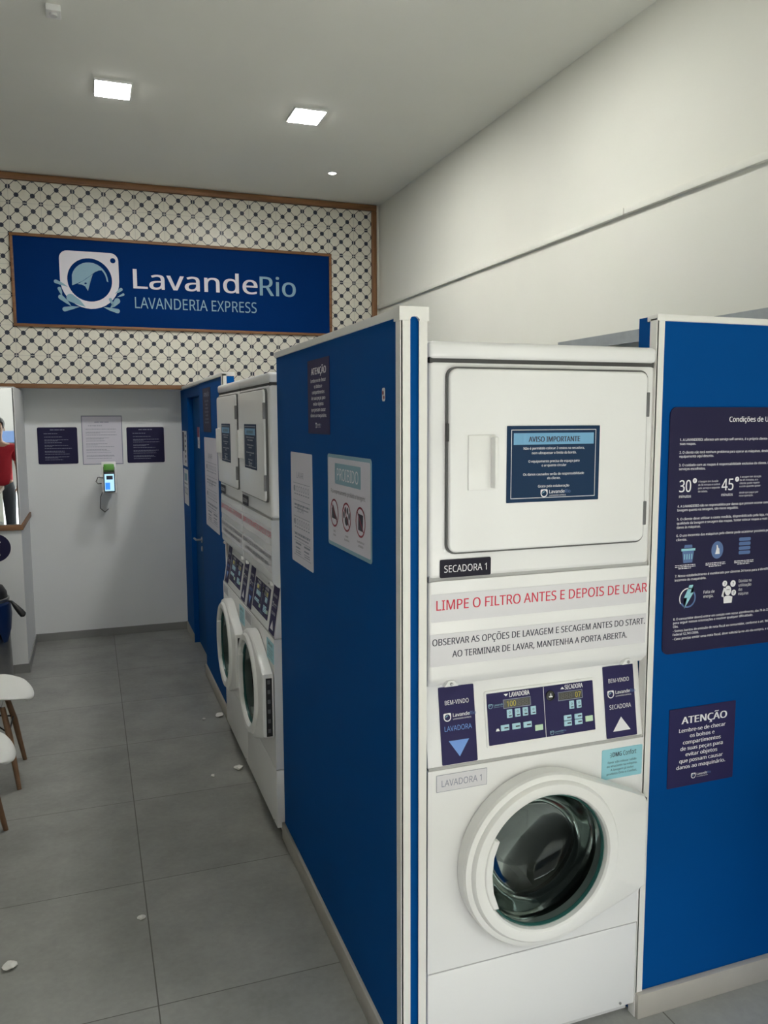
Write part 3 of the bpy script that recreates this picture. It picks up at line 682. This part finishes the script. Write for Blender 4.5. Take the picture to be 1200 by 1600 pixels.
# pictograms
k = Ink(s, y)
bx, bz = .826-OX, py(865)
k.face([(bx-.022, bz+.016), (bx+.022, bz+.016), (bx+.016, bz-.026), (bx-.016, bz-.026)]); k.face([(bx-.015, bz+.018), (bx+.015, bz+.018), (bx+.013, bz+.027), (bx-.013, bz+.027)])
k.disc(.932-OX, py(862), .022, .026); tx0, tz0 = 1.034-OX, py(858)
for i in range(4): k.face(rrect(tx0-.022, tx0+.022, tz0-.026+i*.0135, tz0-.0155+i*.0135, .004, 3))
k.ringp(.831-OX, py(936), .029, .005, 30, -150, 60); k.build('pictogram', 'dim_blue')
k = Ink(s, y-.0004); k.rect(bx-.025, bx+.025, bz+.009, bz+.016)
for i in range(4): k.rect(bx-.014+i*.0085, bx-.011+i*.0085, bz-.016, bz)
bx2, bz2 = .831-OX, py(933)
k.face([(bx2+.004, bz2+.033), (bx2+.018, bz2+.033), (bx2+.008, bz2+.010), (bx2+.020, bz2+.010), (bx2-.012, bz2-.036), (bx2-.002, bz2-.004), (bx2-.014, bz2-.004)]); k.build('pictogram', 'cyan_label')
k = Ink(s, y-.0004); wx, wz = .932-OX, py(862)
k.face([(wx-.008, wz-.012), (wx+.009, wz-.012), (wx+.007, wz+.004), (wx+.001, wz+.008), (wx-.0, wz+.015), (wx-.004, wz+.015), (wx-.003, wz+.006)])
k.ringp(.831-OX, py(936), .031, .0035, 30, 60, 210)
px_, pz_ = .978-OX, py(934)
k.disc(px_, pz_+.008, .012, .015); k.face([(px_-.014, pz_-.030), (px_+.016, pz_-.030), (px_+.018, pz_-.012), (px_+.006, pz_-.008), (px_-.008, pz_-.008), (px_-.016, pz_-.012)])
k.face([(px_-.014, pz_-.012), (px_-.024, pz_-.008), (px_-.016, pz_+.018), (px_-.011, pz_+.016), (px_-.016, pz_-.002)])
for a, b, r_2 in ((-.013, .030, .009), (.018, .028, .010), (.022, .0, .009)): k.disc(px_+a, pz_+b, r_2)
k.build('pictogram', 'ink_white')
k = Ink(s, y-.0008)
for a, b, h in ((-.013, .030, .009), (.018, .028, .010), (.022, .0, .009)): k.text('?', px_+a, pz_+b-h*.5, h, 'C', bold=.01)
k.text('P', .840-OX, py(750)-.003, .006, 'C').text('P', .994-OX, py(750)-.003, .006, 'C').rect(px_-.006, px_+.006, pz_+.010, pz_+.0115)
k.build('pictogram', 'navy')

def attention(w, h, label, loc, rz):
    s = tag(plate('notice_sticker', w, h, 'purple', r=.002, loc=loc, rz=rz), label, 'notice', 'pocket warning notices'); y = -.0018
    k = Ink(s, y).text('ATENÇÃO', w/2+.006, h*.80, h*.088, 'C', width=w*.68, bold=.028)
    for i, (tx, ww) in enumerate((('Lembre-se de checar', .70), ('os bolsos e', .37), ('compartimentos', .57), ('de suas peças para', .64), ('evitar objetos', .48), ('que possam causar', .66), ('danos ao maquinário.', .74))):
        k.text(tx, w/2, h*(.695-i*.078), h*.046, 'C', width=w*ww, bold=.02)
    k.build('lettering', 'ink_white'); small_logo(s, y, w*.39, h*.115, h*.07, hole='purple'); return s
attention(.247, .245, 'dark violet square warning notice below the large conditions board', (.783, .0075, .707), 0)
attention(.27, .25, 'dark violet square warning notice high on the blue partition facing the corridor', (-.0685, .905, 1.763), FX)
# price / instruction sheets
def sheet(label, loc, scale=(1, 1, 1)):
    w, h = .315, .42
    s = tag(plate('instruction_sheet', w, h, 'lilac', r=.008, loc=loc, rz=FX), label, 'sheet', 'washing and drying price sheets'); y = -.0018
    k = Ink(s, y)
    for nm, z in (('LAVAR', .325), ('SECAR', .197)): k.text(nm, w*.45, z, .022, 'C', width=.10)
    for z in (.305, .240, .178, .115, .085, .03): k.line(.035, z, w-.03, z, .0018)
    for z in (.262, .136):
        for i in range(7): k.ringp(.062+i*.033, z+.022, .011, .0028, 14); k.rect(.052+i*.033, .074+i*.033, z, z+.004)
        k.disc(.052, z+.022, .011)
    for z in (.208, .095): k.fine(.05, w-.04, z+.012, .007); k.fine(.05, w-.06, z, .005)
    k.rect(.06, .145, .072, .079).rect(.19, .275, .072, .079).rect(.06, .13, .056, .062).rect(.19, .26, .056, .062)
    k.build('lettering', 'ink_grey')
    k = Ink(s, y)
    for z in (.045, .037): k.fine(.06, .14, z, .004).fine(.19, .27, z, .004)
    k.build('lettering', 'ink_grey'); s.scale = scale
    return s
sheet('pale lilac instruction sheet on the first partition, beside the prohibition sign', (-.0685, 1.18, 1.27))
# prohibition sign
s = tag(plate('prohibition_sign', .437, .295, 'ink_pale', r=.012, loc=(-.0685, .666, 1.407), rz=FX), 'white prohibition sign with three crossed red circles on the first partition', 'sign'); y = -.0018
Ink(s, y).face(rrect(.008, .429, .012, .284, .008)).build('sign_face', 'lilac')
Ink(s, y-.0003).face(rrect(.085, .345, .203, .268, .003)).build('banner', 'ink_pale')
Ink(s, y-.0006).text('PROIBIDO', .215, .216, .037, 'C', width=.215).build('lettering', 'paper')
Ink(s, y-.0003).text('Fica expressamente proibido a lavagem:', .038, .172, .0125, width=.345).text('tênis', .075, .046, .007, 'C').text('bolsas', .075, .034, .007, 'C').text('roupas', .205, .046, .007, 'C').text('de animais', .205, .034, .007, 'C').text('travesseiros e', .34, .046, .007, 'C').text('almofadas', .34, .034, .007, 'C').build('lettering', 'ink_dark')
k = Ink(s, y-.0003); q = Ink(s, y-.0006)
cz = .108
k.face([(.046, cz-.018), (.046, cz+.012), (.060, cz+.026), (.072, cz+.006), (.098, cz-.010), (.104, cz-.020)])
k.disc(.205, cz-.012, .018, .014)
for a, b in ((-.026, .005), (-.010, .020), (.010, .020), (.026, .005)): k.disc(.205+a, cz+b, .0075, .011)
k.face([(.318, cz-.024), (.360, cz-.026), (.364, cz+.022), (.320, cz+.024)])
k.build('pictogram', 'ink_dark')
for cx_ in (.075, .205, .34): q.ringp(cx_, cz, .045, .006, 36).line(cx_-.031, cz+.031, cx_+.031, cz-.031, .005)
q.build('pictogram', 'ink_maroon')
# torn sticker remains
o = tag(plate('torn_sticker', .022, .035, 'paper', t=.0006, r=.006, loc=(-.0685, .142, 1.858), rz=FX), 'small torn scrap of sticker on the blue partition near its white edge', 'sticker')
Ink(o, -.0009).disc(.008, .022, .006).disc(.015, .01, .005).build('printed_scrap', 'ink_maroon')
# second partition: sheet and tall dark notice
sheet('pale lilac instruction sheet on the far partition beyond the machine pair', (-.0705, 3.655, 1.112), (1.87, 1, 1.40))
s = tag(plate('notice_sticker', .36, .285, 'navy', r=.002, loc=(-.0705, 3.67, 1.735), rz=FX), 'dark notice sticker above the instruction sheet on the far partition', 'notice', 'pocket warning notices')
k = Ink(s, -.0018).text('ATENÇÃO', .18, .23, .024, 'C', width=.24, bold=.02)
for i in range(7): k.text(('Lembre-se de checar', 'os bolsos e', 'compartimentos', 'de suas peças para', 'evitar objetos', 'que possam causar', 'danos ao maquinário.')[i], .18, .195-i*.023, .013, 'C', bold=.01)
k.build('lettering', 'ink_grey')
# small sheets beyond the door
s = tag(plate('price_sheet', .30, .29, 'paper', r=.004, loc=(-.0525, 5.16, 1.435), rz=FX), 'small white sheet with a dark half, upper one beyond the blue door', 'sheet')
Ink(s, -.0018).rect(.01, .12, .12, .28).build('printed_block', 'navy'); k = Ink(s, -.0018)
for i in range(6): k.rect(.17, .24, .03+i*.042, .05+i*.042)
k.build('lettering', 'ink_dark')
s = tag(plate('prohibition_sheet', .30, .295, 'paper', r=.004, loc=(-.0525, 5.14, 1.115), rz=FX), 'small white sheet with three pictograms, lower one beyond the blue door', 'sheet')
Ink(s, -.0018).rect(.05, .25, .2, .26).build('banner', 'ink_pale'); k = Ink(s, -.0018)
for i in range(3): k.ringp(.06+i*.09, .115, .03, .008, 20)
k.fine(.04, .26, .17, .01); k.build('pictogram', 'ink_dark')
# alcove boards
def board(label, x, z, w, h, m, ink, border=None, n=9):
    s = tag(plate('rules_board', w, h, m, t=.003, r=.012, loc=(x, YW-.0005, z)), label, 'board', 'rule boards in the alcove'); y = -.0033
    if border: Ink(s, y).frame(0, w, 0, h, .0065).build('border', border)
    k = Ink(s, y).fine(w*.32, w*.68, h*.92 if not border else h*.86, .006)
    k.fine(w*.16, w*.5, h*.82 if not border else h*.79, .0045)
    rows = n
    for i in range(rows):
        z_ = h*(.73-.62*i/(rows-1)) if not border else h*(.72-.60*i/(rows-1))
        k.fine(w*.17 if not border else w*.10, w*random.uniform(.55, .88), z_, .0035)
        if i % 2: k.fine(w*.17 if not border else w*.10, w*random.uniform(.3, .8), z_-.008, .003)
    k.build('lettering', ink); return s
board('dark navy rules board on the alcove wall, next to the mirrored pier', -1.189, 1.463, .302, .297, 'navy', 'ink_grey')
board('tall lilac rules board between the two navy ones on the alcove wall', -.853, 1.452, .317, .401, 'lilac', 'ink_grey', 'ink_grey', 11)
board('dark navy rules board on the alcove wall, next to the blue corridor wall', -.503, 1.460, .302, .297, 'navy', 'ink_grey')
# round sign on the pier
s = tag(MB().prism(circ(0, 0, .1, 40), 'y', -.002, 0).build('round_sign', 'navy', smooth=False), 'round navy sign on the pier under the wooden trim', 'sign'); s.location = (-1.452, PY-.0005, .921)
Ink(s, -.0024).text('LIXO', 0, -.058, .016, 'C', width=.06).face([(-.03, .03), (.03, .03), (.022, -.032), (-.022, -.032)]).rect(-.036, .036, .036, .045).rect(-.012, .012, .045, .053).build('pictogram', 'ink_white')

# ================================================================== PAYMENT TERMINAL ON WALL ARM
t = thing('payment_terminal', 'small payment terminal with green printer lid and lit screen on a white wall arm', 'payment terminal', (-.66, YW, 0))
Y0 = -.30
MB().loft([[(-.07, 0, 1.30), (.07, 0, 1.30), (.07, 0, 1.365), (-.07, 0, 1.365)], [(-.065, -.15, 1.285), (.065, -.15, 1.285), (.065, -.15, 1.35), (-.065, -.15, 1.35)], [(-.056, Y0+.03, 1.26), (.056, Y0+.03, 1.26), (.056, Y0+.03, 1.34), (-.056, Y0+.03, 1.34)]]).build('wall_arm', 'plastic', t)
def tilt(p):    # holder plane leaning back at the top
    x, d, h = p; return (x, Y0-.03+h*.18+d, 1.235+h)
def tb(name, m, x0, x1, d0, d1, h0, h1, bev=.003):
    b = MB().box(x0, x1, d0, d1, h0, h1, bev); 
    for v in b.bm.verts: v.co = Vector(tilt(v.co))
    return b.build(name, m, t)
tb('holder', 'plastic', -.054, .054, .0, .03, 0, .25)
tb('terminal_body', 'black', -.043, .043, -.022, .004, .012, .215, .006)
tb('printer_lid', 'green', -.040, .040, -.03, -.008, .175, .235, .008)
tb('lid_slot', 'black', -.038, .038, -.032, -.028, .182, .188, .001)
tb('screen', 'screen', -.036, .036, -.0235, -.021, .022, .155, .001)
tb('screen_menu', 'screen_blue', -.032, .004, -.0242, -.022, .034, .088, .0005)
tb('screen_picture', 'ink_dark', -.022, .026, -.0242, -.022, .112, .142, .0005)
MB().tube([(-.045, Y0-.01, 1.36), (-.085, Y0, 1.365), (-.10, Y0+.02, 1.33), (-.085, Y0+.05, 1.31), (-.03, Y0+.05, 1.315)], .0035).build('power_cable', 'rubber', t)
MB().tube([(-.03, Y0+.05, 1.3), (-.07, -.2, 1.2), (-.075, -.12, 1.1), (-.04, -.06, 1.06), (-.01, -.0, 1.08)], .003).build('power_cable', 'rubber', t)

# ================================================================== CEILING FIXTURES
def led(x, yy, label):
    t = thing('ceiling_light', label, 'ceiling light', (x, yy, H), 0, 'square LED ceiling panels')
    MB().box(-.1, .1, -.118, .118, -.012, 0, .003).build('frame', 'plastic', t)
    MB().box(-.092, .092, -.11, .11, -.0135, -.0115).build('diffuser', 'panel_light', t, smooth=False)
led(-.593, 3.075, 'lit square ceiling panel over the corridor, nearer to the sensor')
led(.522, 3.105, 'lit square ceiling panel over the machines, nearer to the small spotlight')
led(.54, 1.46, 'lit square ceiling panel over the first machine stack and its partition')
t = thing('ceiling_spotlight', 'small round lit spotlight in the ceiling near the tiled wall', 'spotlight', (.992, 4.155, H))
MB().lathe([(.038, 0), (.038, -.006), (.03, -.008), (.028, -.002)], (0, 0, 0), 'z', 28).build('bezel', 'plastic', t)
MB().lathe([(.027, -.0075), (.001, -.009)], (0, 0, 0), 'z', 28).build('lamp', 'spot_light', t)
t = thing('ceiling_sensor', 'small white box sensor on the ceiling above the corridor', 'sensor', (-.867, 2.24, H))
MB().box(-.032, .032, -.045, .045, -.03, 0, .006).build('housing', 'plastic', t)
MB().lathe([(.018, -.03), (.016, -.04), (.001, -.043)], (0, -.01, 0), 'z', 20).build('lens', 'plastic_grey', t)

# ================================================================== CHAIRS
def chair(label, loc):
    t = thing('shell_chair', label, 'chair', loc, 0, 'white shell chairs along the corridor')
    # seat and back as one shell; chair faces +x, origin under the seat centre
    prof = [(.235, .405), (.225, .428), (.19, .437), (.12, .432), (.03, .42), (-.06, .413), (-.13, .42), (-.175, .445), (-.2, .50), (-.212, .58), (-.222, .68), (-.232, .78), (-.236, .815)]
    half = [.10, .155, .19, .215, .228, .232, .232, .232, .23, .222, .205, .17, .11]
    nv = 13; g = []
    for (x, z), hw in zip(prof, half):
        row = []
        for j in range(nv):
            u = -1+2*j/(nv-1); up = abs(u)**2.6
            if z < .46: row.append((x-up*(.03 if x > .1 else 0), u*hw, z+up*.045*(1 if x < .15 else .35)))
            else: row.append((x+up*.05, u*hw, z-up*.01))
        g.append(row)
    b = MB(); b.loft(g, False, False, closed=False)
    sh = b.build('seat_shell', 'chair', t, ang=80)
    so_ = sh.modifiers.new('thickness', 'SOLIDIFY'); so_.thickness = .010; so_.offset = -1
    sb = sh.modifiers.new('smooth', 'SUBSURF'); sb.levels = 2; sb.render_levels = 2
    for sx in (1, -1):
        for sy in (1, -1):
            MB().tube([(sx*.10, sy*.095, .395), (sx*.13, sy*.135, .25), (sx*(.165 if sx > 0 else .2), sy*.19, 0)], [.013, .0155, .0105], 12).build('leg', 'chair_wood', t)
    MB().tube([(.10, .095, .39), (-.10, -.095, .39)], .006).tube([(.10, -.095, .39), (-.10, .095, .39)], .006).tube([(.126, .128, .27), (-.10, -.09, .385)], .004).tube([(.126, -.128, .27), (-.10, .09, .385)], .004).tube([(.126, .128, .27), (.126, -.128, .27)], .004).build('brace', 'black', t)
    return t
chair('white plastic shell chair on wooden legs standing beside the bin', (-1.36, 2.52, 0))
chair('white plastic shell chair on wooden legs, second one from the bin', (-1.385, 1.725, 0))

# ================================================================== BIN
t = thing('pedal_bin', 'grey metal bin with a dark blue bag hanging out, standing by the mirrored pier', 'bin', (-1.535, 4.13, 0))
MB().lathe([(.175, 0), (.178, .01), (.172, .3), (.165, .60), (.163, .61)], n=48).build('body', 'steel', t)
MB().lathe([(.172, .588), (.176, .596), (.176, .612), (.168, .616)], n=48, cap0=False, cap1=False).build('rim', 'steel', t)
MB().lathe([(.165, .612), (.162, .65), (.14, .69), (.09, .715), (.001, .722)], n=48).build('lid', 'black', t)
MB().loft([[(.169*math.cos(a), .169*math.sin(a)-.002, .592) for a in [R(-75+i*12) for i in range(9)]],
           [(.183*math.cos(a), .183*math.sin(a)-.002, .575) for a in [R(-75+i*12) for i in range(9)]],
           [(.186*math.cos(a)+.003*(i % 2), .186*math.sin(a), .50) for i, a in enumerate([R(-70+i*10) for i in range(9)])],
           [(.184*math.cos(a)+.004*(i % 2), .184*math.sin(a), .40) for i, a in enumerate([R(-50+i*5) for i in range(9)])],
           [(.181*math.cos(a), .181*math.sin(a), .32) for a in [R(-40+i*1.5) for i in range(9)]]], False, False, closed=False).build('bag', 'bag', t)
MB().tube([(.168, -.02, .585), (.19, -.03, .583), (.215, -.035, .55), (.245, -.04, .51), (.262, -.042, .487), (.27, -.042, .48)], [.008, .009, .016, .022, .022, .010], 12).build('bag_knot', 'black', t)

# ================================================================== LINT ON THE FLOOR
def lint(x, yy, r, label):
    b = MB(); rs = random.Random(int(x*1000)+int(yy*77)); bm_ = bmesh.new(); bmesh.ops.create_icosphere(bm_, subdivisions=2, radius=r)
    for v in bm_.verts: v.co *= rs.uniform(.7, 1.3); v.co.z *= .4
    mz = min(v.co.z for v in bm_.verts)
    o = b.add(bm_, Matrix.Translation((0, 0, -mz))).build('lint_tuft', 'lint'); o.location = (x, yy, 0); tag(o, label, 'lint', 'white lint scraps on the floor')
lint(-1.122, .906, .024, 'white lint scrap alone on the grey floor, the largest, away from the machines')
lint(-.118, 2.985, .024, 'white lint scrap on the floor against the far partition baseboard')
lint(-.212, 2.965, .011, 'tiny white lint scrap on the floor beside the far partition scrap')
lint(-.135, 2.19, .022, 'white lint scrap on the floor below the seam of the machine pair')
lint(-.274, 2.144, .012, 'tiny white lint scrap on the floor away from the machine pair seam')
lint(-.692, 1.033, .013, 'tiny white lint scrap lying on the floor grout line')

# ================================================================== PERSON SEEN IN THE MIRROR
def skin(name, m, verts, edges, parent, sub=2):
    me = bpy.data.meshes.new(name); me.from_pydata([v[0] for v in verts], edges, []); me.materials.append(M[m])
    o = bpy.data.objects.new(name, me); COL.objects.link(o)
    o.modifiers.new('skin', 'SKIN'); 
    if not me.skin_vertices: me.attributes
    for i, v in enumerate(verts):
        d = me.skin_vertices[0].data[i]; r = v[1]; d.radius = r if isinstance(r, tuple) else (r, r)
    me.skin_vertices[0].data[0].use_root = True
    s_ = o.modifiers.new('sub', 'SUBSURF'); s_.levels = sub; s_.render_levels = sub
    me.polygons.foreach_set('use_smooth', [True]*len(me.polygons)); o.modifiers['skin'].use_smooth_shade = True
    if parent: o.parent = parent
    return o
pt = thing('person', 'person in a red shirt with one hand raised to the head, seen in the mirror', 'person', (-1.79, -1.9, 0))
V = [((0, 0, .95), (.15, .10)), ((0, 0, 1.10), (.135, .095)), ((0, .0, 1.30), (.155, .105)), ((0, 0, 1.45), (.12, .085)), ((0, .005, 1.53), (.055, .055)), ((0, .02, 1.60), (.05, .055)), ((0, .03, 1.68), (.072, .088)), ((0, .028, 1.76), (.076, .095)), ((0, .02, 1.82), (.05, .06)),
     ((.10, 0, .88), (.085, .09)), ((.105, .01, .50), (.06, .062)), ((.11, -.01, .10), (.038, .042)), ((.115, .10, .035), (.035, .03)), ((.118, .17, .03), (.03, .022)),
     ((-.10, 0, .88), (.085, .09)), ((-.105, .01, .50), (.06, .062)), ((-.11, -.01, .10), (.038, .042)), ((-.115, .10, .035), (.035, .03)), ((-.118, .17, .03), (.03, .022)),
     ((.19, 0, 1.45), .055), ((.235, -.01, 1.18), .042), ((.235, .08, .94), .03), ((.235, .10, .88), (.022, .035)),
     ((-.19, 0, 1.45), .055), ((-.27, .13, 1.25), .043), ((-.18, .20, 1.50), .03), ((-.155, .19, 1.57), (.022, .034))]
Ed = [(0, 1), (1, 2), (2, 3), (3, 4), (4, 5), (5, 6), (6, 7), (7, 8), (0, 9), (9, 10), (10, 11), (11, 12), (12, 13), (0, 14), (14, 15), (15, 16), (16, 17), (17, 18), (3, 19), (19, 20), (20, 21), (21, 22), (3, 23), (23, 24), (24, 25), (25, 26)]
fing = lambda base, dirs: base
n0 = len(V)
for root, base, dz, side in ((22, (.235, .10, .86), -1, 1), (26, (-.15, .185, 1.60), 1, -1)):
    for i in range(4):
        x = base[0]+(i-1.5)*.017; l = (.07, .08, .075, .06)[i]
        a = len(V); V += [((x, base[1]+.005, base[2]), .0095), ((x, base[1]+.0+.008*dz, base[2]+dz*l*.5), .0085), ((x, base[1]-.012, base[2]+dz*l), .0065)]
        Ed += [(root, a), (a, a+1), (a+1, a+2)]
    a = len(V); V += [((base[0]-side*.035, base[1]+.02, base[2]-dz*.005), .011), ((base[0]-side*.05, base[1]+.03, base[2]+dz*.03), .008)]; Ed += [(root, a), (a, a+1)]
bd = skin('body', 'skin', V, Ed, pt)
skin('shirt', 'red_cloth', [((0, 0, .80), (.18, .13)), ((0, 0, 1.05), (.168, .12)), ((0, 0, 1.30), (.172, .122)), ((0, 0, 1.46), (.14, .10)), ((0, .003, 1.515), (.07, .07)), ((.19, 0, 1.45), .072), ((.226, -.008, 1.24), .062), ((-.19, 0, 1.45), .072), ((-.25, .095, 1.30), .062)],
     [(0, 1), (1, 2), (2, 3), (3, 4), (3, 5), (5, 6), (3, 7), (7, 8)], pt)
skin('trousers', 'denim', [((0, 0, 1.03), (.15, .11)), ((.10, 0, .85), (.10, .105)), ((.105, .01, .50), (.075, .078)), ((.11, -.005, .10), (.06, .065)), ((-.10, 0, .85), (.10, .105)), ((-.105, .01, .50), (.075, .078)), ((-.11, -.005, .10), (.06, .065))],
     [(0, 1), (1, 2), (2, 3), (0, 4), (4, 5), (5, 6)], pt)
b = MB().ball((0, .008, 1.775), .1, .92, 1.08, 1.0)
for v in b.bm.verts:
    if v.co.y > .06 and v.co.z < 1.80: v.co.y = .06
    if v.co.z < 1.70: v.co.z = 1.70
b.build('hair', 'hair', pt)
for sx in (1, -1):
    MB().box(sx*.11-.045, sx*.11+.045, -.06, .21, 0, .075, .025, 3).build('shoe', 'black', pt)
    MB().ball((sx*.03, .108, 1.715), .010, 1.3, .5, .7, 12, 8).build('eye', 'black', pt)
    MB().ball((sx*.082, .02, 1.70), .022, .35, .7, 1.3, 12, 8).build('ear', 'skin', pt)
MB().ball((0, .122, 1.69), .014, .8, 1.1, 1.5, 12, 8).build('nose', 'skin', pt)
MB().ball((0, .108, 1.655), .02, 1.2, .4, .3, 12, 8).build('mouth', 'ink_maroon', pt)
